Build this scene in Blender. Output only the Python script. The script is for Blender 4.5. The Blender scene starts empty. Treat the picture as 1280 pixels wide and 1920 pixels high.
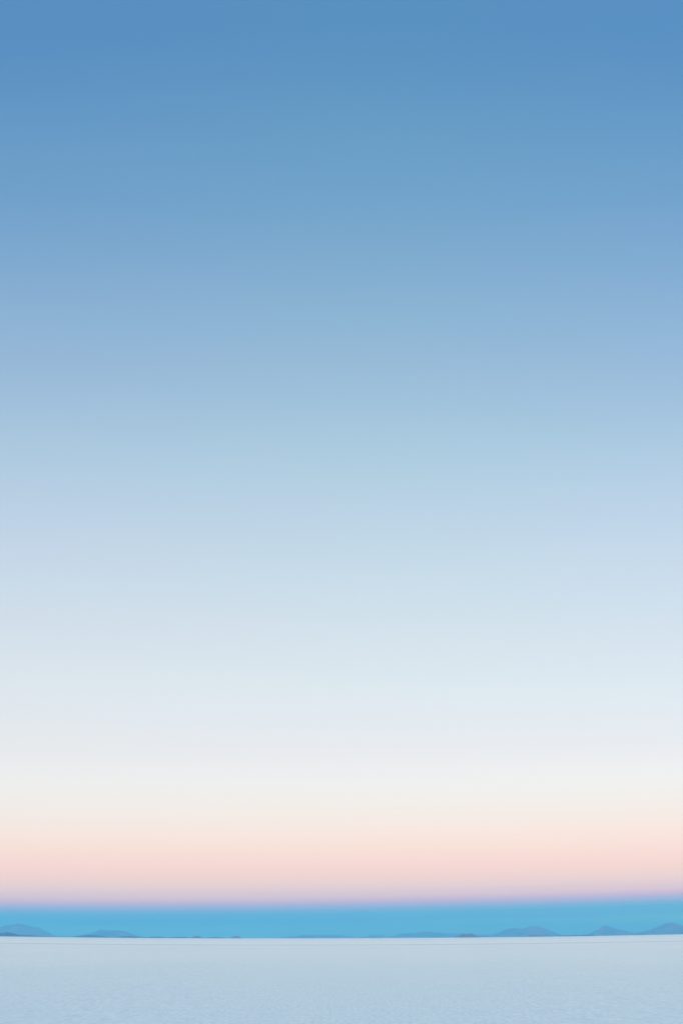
"""A white salt flat at dusk: Earth-shadow sky, far mountains and islands, seen from standing height."""
import bpy, math, random
from mathutils import Vector, Matrix, noise

R = math.radians
scene = bpy.context.scene
COL = scene.collection

# ------------------------------------------------------------------ camera
FPX = 2059.0                    # focal length in pixels of the 1280 x 1920 photograph
PITCH = math.atan2(1758.3 - 960.0, FPX)
ROLL = R(0.18)
CAM_Z = 1.62

fwd = Vector((0, math.cos(PITCH), math.sin(PITCH)))
upv = Vector((0, -math.sin(PITCH), math.cos(PITCH)))
rgt = Vector((1, 0, 0))
up2 = upv * math.cos(ROLL) - rgt * math.sin(ROLL) * -1.0
rg2 = rgt * math.cos(ROLL) - upv * math.sin(ROLL)
cam_data = bpy.data.cameras.new("camera")
cam = bpy.data.objects.new("camera", cam_data)
COL.objects.link(cam)
m = Matrix((rg2, up2, -fwd)).transposed().to_4x4()
m.translation = Vector((0, 0, CAM_Z))
cam.matrix_world = m
cam_data.sensor_fit = 'VERTICAL'
cam_data.sensor_height = 36.0
cam_data.lens = 36.0 * FPX / 1920.0
cam_data.clip_start = 0.1
cam_data.clip_end = 60000.0
scene.camera = cam


def sight(px, py):
    """azimuth (from +Y towards +X) and elevation of a point measured on the photograph"""
    d = (rg2 * (px - 640.0) - up2 * (py - 960.0) + fwd * FPX).normalized()
    return math.atan2(d.x, d.y), math.asin(d.z)


# ------------------------------------------------------------------ helpers
def tag(o, label=None, cat=None, group=None, kind=None):
    if label: o["label"] = label
    if cat: o["category"] = cat
    if group: o["group"] = group
    if kind: o["kind"] = kind


def add_mesh(name, verts, faces, mat, smooth=True):
    me = bpy.data.meshes.new(name)
    me.from_pydata(verts, [], faces)
    if smooth:
        me.polygons.foreach_set("use_smooth", [True] * len(me.polygons))
    me.materials.append(mat)
    me.update()
    o = bpy.data.objects.new(name, me)
    COL.objects.link(o)
    return o


class NT:
    """small node-tree writer"""
    def __init__(self, tree):
        self.t = tree
        tree.nodes.clear()

    def n(self, kind, **kw):
        node = self.t.nodes.new(kind)
        for k, v in kw.items():
            setattr(node, k, v)
        return node

    def link(self, a, b):
        self.t.links.new(a, b)

    def math(self, op, a, b=None, c=None, clamp=False):
        node = self.n("ShaderNodeMath", operation=op, use_clamp=clamp)
        for i, v in enumerate((a, b, c)):
            if v is None: continue
            if isinstance(v, (int, float)): node.inputs[i].default_value = v
            else: self.link(v, node.inputs[i])
        return node.outputs[0]

    def maprange(self, v, a, b, c=0.0, d=1.0, interp='LINEAR', clamp=True):
        node = self.n("ShaderNodeMapRange", interpolation_type=interp, clamp=clamp)
        self.link(v, node.inputs[0])
        for i, x in zip((1, 2, 3, 4), (a, b, c, d)):
            node.inputs[i].default_value = x
        return node.outputs[0]

    def mix(self, f, a, b, blend='MIX'):
        node = self.n("ShaderNodeMix", data_type='RGBA', blend_type=blend)
        for s, v in ((node.inputs[0], f), (node.inputs[6], a), (node.inputs[7], b)):
            if isinstance(v, (int, float)): s.default_value = v
            elif isinstance(v, tuple): s.default_value = v
            else: self.link(v, s)
        return node.outputs[2]

    def noise(self, vec, scale, detail=3.0, rough=0.55, out=0):
        node = self.n("ShaderNodeTexNoise")
        node.inputs["Scale"].default_value = scale
        node.inputs["Detail"].default_value = detail
        node.inputs["Roughness"].default_value = rough
        self.link(vec, node.inputs["Vector"])
        return node.outputs[out]

    def stretch(self, vec, sx, sy, sz):
        node = self.n("ShaderNodeMapping")
        self.link(vec, node.inputs["Vector"])
        node.inputs["Scale"].default_value = (sx, sy, sz)
        return node.outputs[0]

    def ramp(self, fac, stops, interp='LINEAR'):
        node = self.n("ShaderNodeValToRGB")
        cr = node.color_ramp
        cr.interpolation = interp
        while len(cr.elements) < len(stops):
            cr.elements.new(0.5)
        for e, (p, c) in zip(cr.elements, stops):
            e.position = p
            e.color = (c[0], c[1], c[2], 1.0)
        self.link(fac, node.inputs[0])
        return node.outputs[0]


# ------------------------------------------------------------------ sky
# (elevation in degrees, radiance) of the twilight sky away from the sun: the Earth's shadow
# along the horizon, the pink anti-twilight arch above it, then pale to deep blue.
SKY_LOW = [
    (-1.000, (0.0542, 0.2284, 0.2400)),
    (0.000, (0.0542, 0.2284, 0.2400)),
    (0.500, (0.0542, 0.2284, 0.2400)),
    (0.800, (0.0100, 0.1573, 0.2743)),
    (1.000, (0.0100, 0.1617, 0.2913)),
    (1.100, (0.0100, 0.1679, 0.2906)),
    (1.200, (0.0725, 0.1603, 0.2802)),
    (1.300, (0.0989, 0.1695, 0.3122)),
    (1.400, (0.1980, 0.1479, 0.2856)),
    (1.500, (0.2308, 0.1714, 0.3056)),
    (1.600, (0.3210, 0.1750, 0.2763)),
    (1.750, (0.4121, 0.2034, 0.2739)),
    (1.900, (0.4553, 0.2486, 0.2626)),
    (2.100, (0.4818, 0.2593, 0.2568)),
    (2.300, (0.5021, 0.2869, 0.2550)),
    (2.500, (0.5268, 0.2922, 0.2484)),
    (2.800, (0.5509, 0.3011, 0.2385)),
    (3.100, (0.5585, 0.3053, 0.2434)),
    (3.400, (0.5640, 0.3130, 0.2503)),
    (3.700, (0.5572, 0.3256, 0.2539)),
    (4.000, (0.5501, 0.3387, 0.2561)),
    (4.400, (0.5411, 0.3531, 0.2688)),
    (4.800, (0.5311, 0.3662, 0.2865)),
    (5.200, (0.5177, 0.3756, 0.2992)),
    (5.600, (0.5031, 0.3822, 0.3088)),
    (6.000, (0.4908, 0.3883, 0.3184)),
    (6.400, (0.4799, 0.3947, 0.3290)),
    (6.800, (0.4700, 0.3995, 0.3387)),
    (7.200, (0.4616, 0.4004, 0.3456)),
    (7.600, (0.4535, 0.3976, 0.3493)),
    (8.000, (0.4446, 0.3924, 0.3502)),
]
SKY_HIGH = [
    (8.000, (0.4446, 0.3924, 0.3502)),
    (9.000, (0.4204, 0.3799, 0.3475)),
    (10.000, (0.4014, 0.3767, 0.3492)),
    (11.000, (0.3856, 0.3758, 0.3527)),
    (12.000, (0.3706, 0.3706, 0.3522)),
    (13.500, (0.3492, 0.3586, 0.3469)),
    (15.000, (0.3274, 0.3465, 0.3426)),
    (17.000, (0.2998, 0.3343, 0.3408)),
    (19.000, (0.2739, 0.3183, 0.3362)),
    (21.000, (0.2476, 0.2988, 0.3300)),
    (23.000, (0.2193, 0.2843, 0.3205)),
    (25.000, (0.1922, 0.2669, 0.3089)),
    (27.000, (0.1704, 0.2429, 0.2992)),
    (29.000, (0.1484, 0.2232, 0.2897)),
    (31.000, (0.1284, 0.2091, 0.2815)),
    (33.000, (0.1113, 0.1927, 0.2729)),
    (35.000, (0.0950, 0.1775, 0.2642)),
    (37.000, (0.0788, 0.1646, 0.2554)),
    (39.000, (0.0677, 0.1547, 0.2476)),
    (41.000, (0.0592, 0.1441, 0.2407)),
    (43.000, (0.0505, 0.1308, 0.2338)),
    (45.000, (0.0434, 0.1238, 0.2305)),
    (47.000, (0.0431, 0.1230, 0.2289)),
    (50.000, (0.0423, 0.1204, 0.2242)),
    (60.000, (0.0393, 0.1120, 0.2085)),
    (75.000, (0.0349, 0.0993, 0.1849)),
    (90.000, (0.0304, 0.0867, 0.1614)),
]
LOW0, LOW1, HIGH1 = -1.0, 8.0, 90.0
TILT, BOW, LIFT = 0.0118, 0.038, 0.5   # the arch leans and bows a little about the antisolar point
SUN_ELEV, SUN_AZ = R(1.2), R(210)       # the set sun's glow is behind the camera

world = bpy.data.worlds.new("World")
scene.world = world
world.use_nodes = True
w = NT(world.node_tree)
tc = w.n("ShaderNodeTexCoord")
sep = w.n("ShaderNodeSeparateXYZ")
w.link(tc.outputs["Generated"], sep.inputs[0])
X, Y, Z = sep.outputs
el = w.math('ARCSINE', w.math('MAXIMUM', w.math('MINIMUM', Z, 1.0), -1.0))
az = w.math('ARCTAN2', X, Y)
azc = w.math('MAXIMUM', w.math('MINIMUM', az, 0.42), -0.42)
az2 = w.math('MULTIPLY', azc, azc)
eff = w.math('MULTIPLY_ADD', w.math('MULTIPLY', el, LIFT), az2, el)
eff = w.math('SUBTRACT', eff, w.math('MULTIPLY', w.math('MULTIPLY', azc, TILT), w.maprange(el, R(4), R(16), 1.0, 0.0)))
eff = w.math('SUBTRACT', eff, w.math('MULTIPLY', az2, BOW))
deg = w.math('MULTIPLY', eff, 180.0 / math.pi)
wob = w.noise(w.stretch(tc.outputs["Generated"], 1.5, 1.5, 7.0), 1.3, 2.0, 0.5)      # thin uneven air layers
deg = w.math('ADD', deg, w.math('MULTIPLY', w.math('SUBTRACT', wob, 0.5), w.maprange(deg, 1.0, 20.0, 0.06, 1.0)))
tl = w.maprange(deg, LOW0, LOW1)
th = w.maprange(deg, LOW1, HIGH1)
c_low = w.ramp(tl, [((e - LOW0) / (LOW1 - LOW0), c) for e, c in SKY_LOW], 'LINEAR')
c_high = w.ramp(th, [((e - LOW1) / (HIGH1 - LOW1), c) for e, c in SKY_HIGH], 'LINEAR')
c_sky = w.mix(w.math('GREATER_THAN', deg, LOW1), c_low, c_high)
# the air is a touch more violet away from the antisolar direction
side = w.math('MULTIPLY', w.maprange(w.math('ABSOLUTE', w.math('ADD', azc, -0.04)), 0.04, 0.34), w.maprange(deg, 9.0, 19.0))
c_sky = w.mix(side, c_sky, (1.012, 0.98, 1.02, 1), 'MULTIPLY')
sky = w.n("ShaderNodeTexSky", sky_type='NISHITA', sun_disc=False, sun_elevation=SUN_ELEV,
          sun_rotation=SUN_AZ, altitude=3650.0, air_density=1.0, dust_density=0.6, ozone_density=2.0)
bg1 = w.n("ShaderNodeBackground"); bg1.inputs["Strength"].default_value = 2.0
bg2 = w.n("ShaderNodeBackground"); bg2.inputs["Strength"].default_value = 0.10
w.link(c_sky, bg1.inputs["Color"]); w.link(sky.outputs[0], bg2.inputs["Color"])
# the bright afterglow on the side where the sun went down
toward = w.math('ADD', w.math('MULTIPLY', X, math.sin(SUN_AZ)), w.math('MULTIPLY', Y, math.cos(SUN_AZ)))
lobe = w.maprange(toward, -0.35, 0.85, 0.0, 1.0, 'SMOOTHERSTEP')
glow = w.ramp(w.maprange(Z, 0.0, 1.0), [(0.0, (1.0, 0.66, 0.32)), (0.12, (0.90, 0.74, 0.44)), (0.4, (0.5, 0.46, 0.34)), (0.8, (0.08, 0.09, 0.09)), (1.0, (0.0, 0.0, 0.0))], 'EASE')
bg3 = w.n("ShaderNodeBackground")
w.link(glow, bg3.inputs["Color"])
w.link(w.math('MULTIPLY', lobe, 4.5), bg3.inputs["Strength"])
add0 = w.n("ShaderNodeAddShader")
w.link(bg1.outputs[0], add0.inputs[0]); w.link(bg3.outputs[0], add0.inputs[1])
add = w.n("ShaderNodeAddShader"); out = w.n("ShaderNodeOutputWorld")
w.link(add0.outputs[0], add.inputs[0]); w.link(bg2.outputs[0], add.inputs[1])
w.link(add.outputs[0], out.inputs["Surface"])

sun_data = bpy.data.lights.new("afterglow_sun", 'SUN')
sun_data.energy = 0.8
sun_data.angle = R(14)
sun_data.color = (1.0, 0.80, 0.68)
sun = bpy.data.objects.new("afterglow_sun", sun_data)
COL.objects.link(sun)
# sky sun_rotation turns clockwise from +Y seen from above
sd = Vector((math.sin(SUN_AZ), math.cos(SUN_AZ), math.tan(R(5)))).normalized()
sun.rotation_euler = (-sd).to_track_quat('-Z', 'Y').to_euler()

# ------------------------------------------------------------------ salt flat
SAUCER = R(0.165) / (0.315 ** 2)        # the pan rises very slightly towards both sides


def ground_z(x, y):
    r = math.hypot(x, y)
    a = abs(math.atan2(x, y))
    if a < 0.42: s = a * a
    else:
        t = min(1.0, (a - 0.42) / 1.0)
        s = (0.42 ** 2) * (1 - t * t * (3 - 2 * t)) + 2 * 0.42 * (a - 0.42) * (1 - t) ** 3
    return min(r, 4000.0) * SAUCER * s


def salt_material():
    mat = bpy.data.materials.new("salt_crust")
    mat.use_nodes = True
    g = NT(mat.node_tree)
    t = g.n("ShaderNodeTexCoord")
    o = t.outputs["Object"]
    s = g.n("ShaderNodeSeparateXYZ"); g.link(o, s.inputs[0])
    x, y = s.outputs[0], s.outputs[1]
    dist = g.math('SQRT', g.math('ADD', g.math('MULTIPLY', x, x), g.math('MULTIPLY', y, y)))
    clump = g.noise(g.stretch(o, 1.0, 0.3, 1.0), 1.6, 5.0, 0.65)
    grain = g.noise(o, 7.0, 3.0, 0.6)
    patch = g.noise(g.stretch(o, 1.0, 0.3, 1.0), 0.05, 4.0, 0.6)
    vor = g.n("ShaderNodeTexVoronoi", feature='DISTANCE_TO_EDGE')
    warp = g.n("ShaderNodeVectorMath", operation='MULTIPLY_ADD')
    g.link(g.noise(o, 1.5, 2.0, 0.5, out=1), warp.inputs[0])
    warp.inputs[1].default_value = (0.5, 0.5, 0.0)
    g.link(o, warp.inputs[2])
    g.link(warp.outputs[0], vor.inputs["Vector"])
    vor.inputs["Scale"].default_value = 0.45
    ridge = g.maprange(vor.outputs["Distance"], 0.0, 0.09, 1.0, 0.0, 'SMOOTHSTEP')
    # colour: white salt, slightly greyer in patches, speckled with crystals
    c = g.mix(g.maprange(clump, 0.35, 0.65), (0.82, 0.83, 0.805, 1), (0.87, 0.865, 0.825, 1))
    c = g.mix(g.math('MULTIPLY', g.maprange(grain, 0.60, 0.72), 0.45), c, (0.90, 0.91, 0.91, 1))
    c = g.mix(g.math('MULTIPLY', g.maprange(grain, 0.40, 0.28), 0.35), c, (0.62, 0.66, 0.69, 1))
    streak = g.noise(g.stretch(o, 1.0, 0.18, 1.0), 12.0, 3.0, 0.6)
    c = g.mix(g.math('MULTIPLY', g.maprange(streak, 0.50, 0.70), 0.8), c, (1.0, 1.0, 0.99, 1))
    c = g.mix(g.math('MULTIPLY', g.maprange(streak, 0.48, 0.30), 0.55), c, (0.60, 0.66, 0.70, 1))
    c = g.mix(g.math('MULTIPLY', ridge, 0.25), c, (0.90, 0.90, 0.89, 1))
    c = g.mix(g.math('MULTIPLY', g.maprange(patch, 0.35, 0.70), 0.30), c, (0.70, 0.74, 0.77, 1))
    # near-to-far light change painted into the colour: bluer nearby, with a ragged soft edge
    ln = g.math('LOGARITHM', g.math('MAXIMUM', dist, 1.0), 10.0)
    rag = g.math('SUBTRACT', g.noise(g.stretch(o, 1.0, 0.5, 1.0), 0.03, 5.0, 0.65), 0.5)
    skylight_tint = g.maprange(g.math('MULTIPLY_ADD', rag, 0.7, ln), 1.30, 2.35, 1.0, 0.0, 'SMOOTHSTEP')
    c = g.mix(skylight_tint, c, (0.78, 0.89, 0.975, 1), 'MULTIPLY')
    # faint old wheel tracks and drying lines crossing the pan
    wav = g.math('MULTIPLY', g.math('SUBTRACT', g.noise(g.stretch(o, 1.0, 0.2, 1.0), 0.012, 3.0, 0.6), 0.5), 26.0)
    yy = g.math('ADD', y, wav)
    far = g.maprange(yy, 300.0, 330.0, 0.0, 1.0, 'SMOOTHSTEP')
    c = g.mix(g.math('MULTIPLY', far, 0.55), c, (0.95, 0.925, 0.90, 1))
    brk = g.maprange(g.noise(o, 0.02, 3.0, 0.6), 0.30, 0.55)
    for y0, y1, k in ((268.0, 300.0, 0.60), (186.0, 194.0, 0.16), (420.0, 470.0, 0.22), (700.0, 900.0, 0.25)):
        md, hw = (y0 + y1) / 2, (y1 - y0) / 2
        d = g.math('ABSOLUTE', g.math('SUBTRACT', yy, md))
        band = g.maprange(d, hw * 0.4, hw * 1.2, 1.0, 0.0, 'SMOOTHSTEP')
        c = g.mix(g.math('MULTIPLY', g.math('MULTIPLY', band, g.maprange(brk, 0, 1, 0.6, 1.0)), k), c, (0.52, 0.56, 0.59, 1))
    # relief
    h = g.math('MULTIPLY', clump, 0.030)
    h = g.math('ADD', h, g.math('MULTIPLY', grain, 0.010))
    h = g.math('ADD', h, g.math('MULTIPLY', ridge, 0.012))
    bump = g.n("ShaderNodeBump")
    bump.inputs["Strength"].default_value = 0.3
    bump.inputs["Distance"].default_value = 1.0
    g.link(h, bump.inputs["Height"])
    p = g.n("ShaderNodeBsdfPrincipled")
    g.link(c, p.inputs["Base Color"])
    p.inputs["Roughness"].default_value = 0.6
    p.inputs["Specular IOR Level"].default_value = 0.4
    g.link(bump.outputs[0], p.inputs["Normal"])
    ou = g.n("ShaderNodeOutputMaterial")
    g.link(p.outputs[0], ou.inputs["Surface"])
    return mat


def build_ground():
    radii = [0.0, 3.0]
    r = 3.0
    while r < 11500.0:
        r *= 1.16
        radii.append(min(r, 11500.0))
    angs = []
    a = -180.0
    while a < 180.0 - 1e-6:
        angs.append(a)
        a += 0.5 if -30 <= a < 30 else 2.5
    n = len(angs)
    verts = [(0, 0, 0)]
    faces = []
    for r in radii[1:]:
        for a in angs:
            x, y = r * math.sin(R(a)), r * math.cos(R(a))
            verts.append((x, y, ground_z(x, y)))
    for j in range(n):
        faces.append((0, 1 + (j + 1) % n, 1 + j))
    for i in range(len(radii) - 2):
        b0, b1 = 1 + i * n, 1 + (i + 1) * n
        for j in range(n):
            k = (j + 1) % n
            faces.append((b0 + j, b0 + k, b1 + k, b1 + j))
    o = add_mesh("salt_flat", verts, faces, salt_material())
    tag(o, "flat pale blue white salt crust reaching to the horizon", "salt flat", kind="structure")
    return o


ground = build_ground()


# ------------------------------------------------------------------ mountains and islands
def rock_material(name, ca, cb, scale):
    mat = bpy.data.materials.new(name)
    mat.use_nodes = True
    g = NT(mat.node_tree)
    t = g.n("ShaderNodeTexCoord")
    o = t.outputs["Object"]
    a = g.noise(o, scale, 5.0, 0.6)
    b = g.noise(g.stretch(o, 1, 1, 4), scale * 3.2, 4.0, 0.6)
    c = g.mix(g.maprange(a, 0.35, 0.65), ca, cb)
    c = g.mix(g.math('MULTIPLY', g.maprange(b, 0.45, 0.7), 0.5), c, tuple(min(1, v * 1.5) for v in cb[:3]) + (1,))
    p = g.n("ShaderNodeBsdfPrincipled")
    g.link(c, p.inputs["Base Color"])
    p.inputs["Roughness"].default_value = 0.95
    p.inputs["Specular IOR Level"].default_value = 0.1
    ou = g.n("ShaderNodeOutputMaterial")
    g.link(p.outputs[0], ou.inputs["Surface"])
    return mat


ROCK = {
    "mountain": rock_material("mountain_rock", (0.10, 0.05, 0.08, 1), (0.38, 0.22, 0.27, 1), 0.004),
    "ridge": rock_material("ridge_rock", (0.060, 0.024, 0.085, 1), (0.090, 0.040, 0.12, 1), 0.012),
    "island": rock_material("island_rock", (0.16, 0.055, 0.12, 1), (0.24, 0.085, 0.16, 1), 0.03),
}


def interp(pts, u):
    if u <= pts[0][0]: return pts[0][1]
    for (a, b), (c, d) in zip(pts, pts[1:]):
        if u <= c:
            return b + (d - b) * (u - a) / max(1e-9, c - a)
    return pts[-1][1]


def landform(name, label, cat, group, rock, dist, depth, outline, seed, rugged=0.30):
    """a solid hill: crest heights along the outline, falling to the pan before and behind with spurs and gullies"""
    pts = []
    for px, py in outline:
        a, e = sight(px, py)
        pts.append((dist * math.tan(a), max(0.2, CAM_Z + math.hypot(dist, dist * math.tan(a)) * math.tan(e))))
    pts.sort()
    x0, x1 = pts[0][0], pts[-1][0]
    span = x1 - x0
    peak = max(h for _, h in pts)
    mid = (x0 + x1) / 2
    base_z = -3.0
    nu, nv = 90, 40
    pad = 0.06 * span
    verts, faces = [], []
    off = Vector((seed * 17.3, seed * 7.7, seed * 3.1))
    for i in range(nu + 1):
        x = x0 - pad + (span + 2 * pad) * i / nu
        crest = interp([(x0 - pad, base_z), *pts, (x1 + pad, base_z)], x)
        crest += (crest - base_z) * (0.11 if rock == "mountain" else 0.0) * noise.fractal(Vector((x / 95.0, seed * 5.1, 0.0)), 0.8, 2.0, 3)
        for j in range(nv + 1):
            v = -1.0 + 2.0 * j / nv                 # -1 front foot, 0 crest, 1 back foot
            lean = 0.35 * noise.noise(Vector((x / span * 3.0, 0.3, seed)))
            vv = max(-1.0, min(1.0, v - lean * (1 - v * v)))
            f = (1 - abs(vv) ** 1.15)
            f = max(0.0, f) ** 1.1
            q = Vector((x / span * 7.0, v * 2.2, 0.0)) + off
            rid = 1 - abs(noise.noise(q)) * 2.0
            rid2 = 1 - abs(noise.noise(q * 2.7)) * 2.0
            spur = (rid * 0.65 + rid2 * 0.35 - 0.55) * rugged * 4 * f * (1 - f)
            fine = noise.fractal(q * 4.0, 0.9, 2.1, 3) * rugged * 0.10
            ch = max(0.0, crest - base_z)
            z = base_z + ch * max(0.0, f + spur + fine * min(1.0, 2 * f))
            z = min(z, base_z + ch * 1.05)
            verts.append((x - mid, v * depth, z))
    W = nv + 1
    for i in range(nu):
        for j in range(nv):
            faces.append((i * W + j, (i + 1) * W + j, (i + 1) * W + j + 1, i * W + j + 1))
    # close the underside so that the hill is solid
    nb = len(verts)
    ring = [i * W for i in range(nu + 1)] + [nu * W + j for j in range(1, nv + 1)] \
        + [i * W + nv for i in range(nu - 1, -1, -1)] + [j for j in range(nv - 1, 0, -1)]
    for k in ring:
        vx, vy, vz = verts[k]
        verts.append((vx, vy, base_z - 6.0))
    n = len(ring)
    for k in range(n):
        faces.append((ring[k], nb + k, nb + (k + 1) % n, ring[(k + 1) % n]))
    faces.append(tuple(nb + k for k in range(n)))
    o = add_mesh(name, verts, faces, ROCK[rock])
    o.location = (mid, dist, 0.0)
    tag(o, label, cat, group, "structure")
    return o


FAR = "hazy blue mountains along the horizon"
LOW = "dark low ridges at the foot of the mountains"
ISL = "small dark islands on the salt flat horizon"

landform("mountain", "broad hazy blue mountain at the far left edge, behind the dark low ridge", "mountain", FAR, "mountain", 9800, 700,
         [(-75, 1753), (-45, 1749), (-18, 1743), (0, 1739.5), (10, 1738), (20, 1735), (30, 1733), (40, 1732.8), (50, 1734.8), (60, 1737.5),
          (68, 1739), (75, 1743.5), (82, 1747.5), (90, 1751), (100, 1753.5), (115, 1755.3), (135, 1757)], 1)
landform("mountain", "flat-topped hazy blue mountain, second from the left", "mountain", FAR, "mountain", 10200, 700,
         [(130, 1757), (145, 1755), (155, 1752.8), (165, 1750.5), (180, 1747.3), (193, 1743.3), (200, 1743.8), (205, 1744.4), (220, 1744.6),
          (229, 1744.8), (238, 1748), (246, 1752), (256, 1755.3), (285, 1757.5), (330, 1758.6)], 2)
landform("mountain", "faint low double hump just left of the middle of the horizon", "mountain", FAR, "mountain", 10800, 500,
         [(500, 1759), (530, 1757), (555, 1755.5), (575, 1752.8), (590, 1752.4), (605, 1753.6), (615, 1753), (627, 1752.4), (638, 1753.2), (655, 1756), (675, 1758)], 3)
landform("mountain", "small faint hill just right of the middle, left of a longer low range", "mountain", FAR, "mountain", 10400, 450,
         [(664, 1758), (682, 1756.3), (697, 1754), (708, 1752.8), (716, 1753.6), (728, 1755.5), (745, 1758)], 4)
landform("mountain", "long low faint range between the middle and the dark two-humped island", "mountain", FAR, "mountain", 10900, 550,
         [(718, 1757), (738, 1754), (752, 1750), (768, 1749.4), (782, 1748.8), (795, 1746.8), (806, 1746.2), (816, 1747.5), (828, 1749.4), (842, 1750.5),
          (858, 1751.2), (880, 1752.5), (905, 1752.6), (925, 1754), (945, 1757)], 5)
landform("mountain", "wide hazy mountain with a stepped left shoulder, behind the flat dark island", "mountain", FAR, "mountain", 9900, 750,
         [(885, 1757), (905, 1755.5), (920, 1753.6), (935, 1749.2), (947, 1744.3), (955, 1743), (962, 1741.4), (972, 1741), (981, 1741.8), (988, 1739.5),
          (993, 1736.8), (1000, 1735.7), (1006, 1736.4), (1015, 1740.8), (1023, 1744.4), (1033, 1748.8), (1046, 1751), (1062, 1753), (1090, 1755)], 6)
landform("mountain", "hazy mountain with a sharp left summit and long right slope, second from the right", "mountain", FAR, "mountain", 9700, 650,
         [(1080, 1755), (1098, 1752.6), (1108, 1748.8), (1118, 1744.8), (1125, 1740.2), (1131, 1736), (1137, 1735.8), (1143, 1737.8), (1150, 1740.8),
          (1160, 1742.8), (1168, 1743.8), (1178, 1746.8), (1190, 1750), (1203, 1753)], 7)
landform("mountain", "tallest hazy blue peak, cut by the right edge of the photo", "mountain", FAR, "mountain", 8900, 800,
         [(1172, 1753.5), (1190, 1751), (1200, 1748.3), (1212, 1746), (1225, 1743.4), (1235, 1739.8), (1245, 1735), (1253, 1730.8), (1260, 1729.3),
          (1266, 1730), (1273, 1733), (1281, 1735.8), (1300, 1742), (1325, 1748.5), (1355, 1753.5)], 8)
landform("ridge", "dark blue rounded ridge at the far left, in front of the broad mountain", "ridge", LOW, "ridge", 5200, 260,
         [(-50, 1754), (-25, 1751.5), (-8, 1748.8), (4, 1748.2), (12, 1748.9), (20, 1748.2), (28, 1749.6), (36, 1752.4), (48, 1753.2), (62, 1753.6), (78, 1755),
          (95, 1755.4), (112, 1756.6), (128, 1757.4)], 9)
landform("ridge", "dark low ridge under the left slope of the flat-topped mountain", "ridge", LOW, "ridge", 5600, 220,
         [(100, 1757), (118, 1756.4), (135, 1756.2), (150, 1755), (160, 1753.4), (175, 1753.4), (188, 1754.6), (203, 1756.6), (218, 1757.8)], 10)
landform("ridge", "dark low ridge under the right slope of the flat-topped mountain", "ridge", LOW, "ridge", 5400, 200,
         [(212, 1758), (224, 1756.6), (233, 1755.4), (248, 1755.2), (258, 1756.4), (275, 1757.2), (290, 1756.4), (303, 1756.4), (315, 1758.2)], 11)
landform("ridge", "thin flat dark strip between the flat-topped mountain and the two tiny islets", "ridge", LOW, "ridge", 5600, 180,
         [(308, 1758.6), (324, 1757.2), (338, 1756.8), (352, 1757.4), (362, 1758.6)], 12)
landform("ridge", "long thin dark strip between the two tiny islets on the left", "ridge", LOW, "ridge", 6000, 180,
         [(378, 1759), (392, 1757.6), (408, 1757.2), (420, 1757.9), (434, 1759)], 13)
landform("ridge", "thin dark strip of land between the stepped mountain and the sharp summit", "ridge", LOW, "ridge", 5600, 180,
         [(1042, 1756.2), (1062, 1754), (1078, 1753.2), (1094, 1753), (1106, 1752.8), (1122, 1754.4)], 14)
landform("island", "tiny dark islet left of the long thin strip, left of the middle", "island", ISL, "island", 5600, 75,
         [(356, 1759.4), (362, 1756.4), (367, 1754.9), (372, 1755.0), (377, 1756.8), (383, 1759.4)], 15, 0.3)
landform("island", "tiny dark islet at the right end of the left-hand strip of land", "island", ISL, "island", 5500, 75,
         [(426, 1759.6), (433, 1757.2), (439, 1755.4), (445, 1754.8), (448, 1756), (453, 1759.6)], 16, 0.3)
landform("island", "dark purple island with two humps, left of the stepped mountain", "island", ISL, "island", 5500, 140,
         [(850, 1758.6), (857, 1756.4), (863, 1752.8), (869, 1749.8), (874, 1751.8), (879, 1750.2), (883, 1749.8), (888, 1752.2), (894, 1755.8), (903, 1758.4)], 17, 0.3)
landform("island", "flat dark reddish island in front of the stepped mountain", "island", ISL, "island", 5600, 120,
         [(980, 1757), (988, 1755.6), (993, 1753.6), (998, 1752.6), (1004, 1753.2), (1009, 1754.2), (1016, 1754.8), (1026, 1756.6)], 18, 0.3)

# ------------------------------------------------------------------ air
HAZE_TOP = 128.0
bv = [(sx * 11600.0, sy * 11600.0, z) for z in (-13.0, HAZE_TOP) for sx, sy in ((-1, -1), (1, -1), (1, 1), (-1, 1))]
bf = [(3, 2, 1, 0), (4, 5, 6, 7), (0, 1, 5, 4), (1, 2, 6, 5), (2, 3, 7, 6), (3, 0, 4, 7)]
hm = bpy.data.materials.new("haze")
hm.use_nodes = True
g = NT(hm.node_tree)
pv = g.n("ShaderNodeVolumePrincipled")
pv.inputs["Density"].default_value = 1.6e-4
pv.inputs["Color"].default_value = (0.145, 0.60, 0.92, 1)
pv.inputs["Anisotropy"].default_value = 0.5
go = g.n("ShaderNodeOutputMaterial")
g.link(pv.outputs[0], go.inputs["Volume"])
haze = add_mesh("haze", bv, bf, hm, smooth=False)
tag(haze, "thin blue twilight haze over the salt flat", "haze", kind="stuff")

# ------------------------------------------------------------------ colour management
scene.view_settings.view_transform = 'Standard'
scene.view_settings.look = 'None'
scene.view_settings.exposure = 0.0
scene.view_settings.gamma = 1.0
scene.view_settings.use_curve_mapping = False
scene.render.engine = 'CYCLES'
scene.cycles.volume_bounces = 2
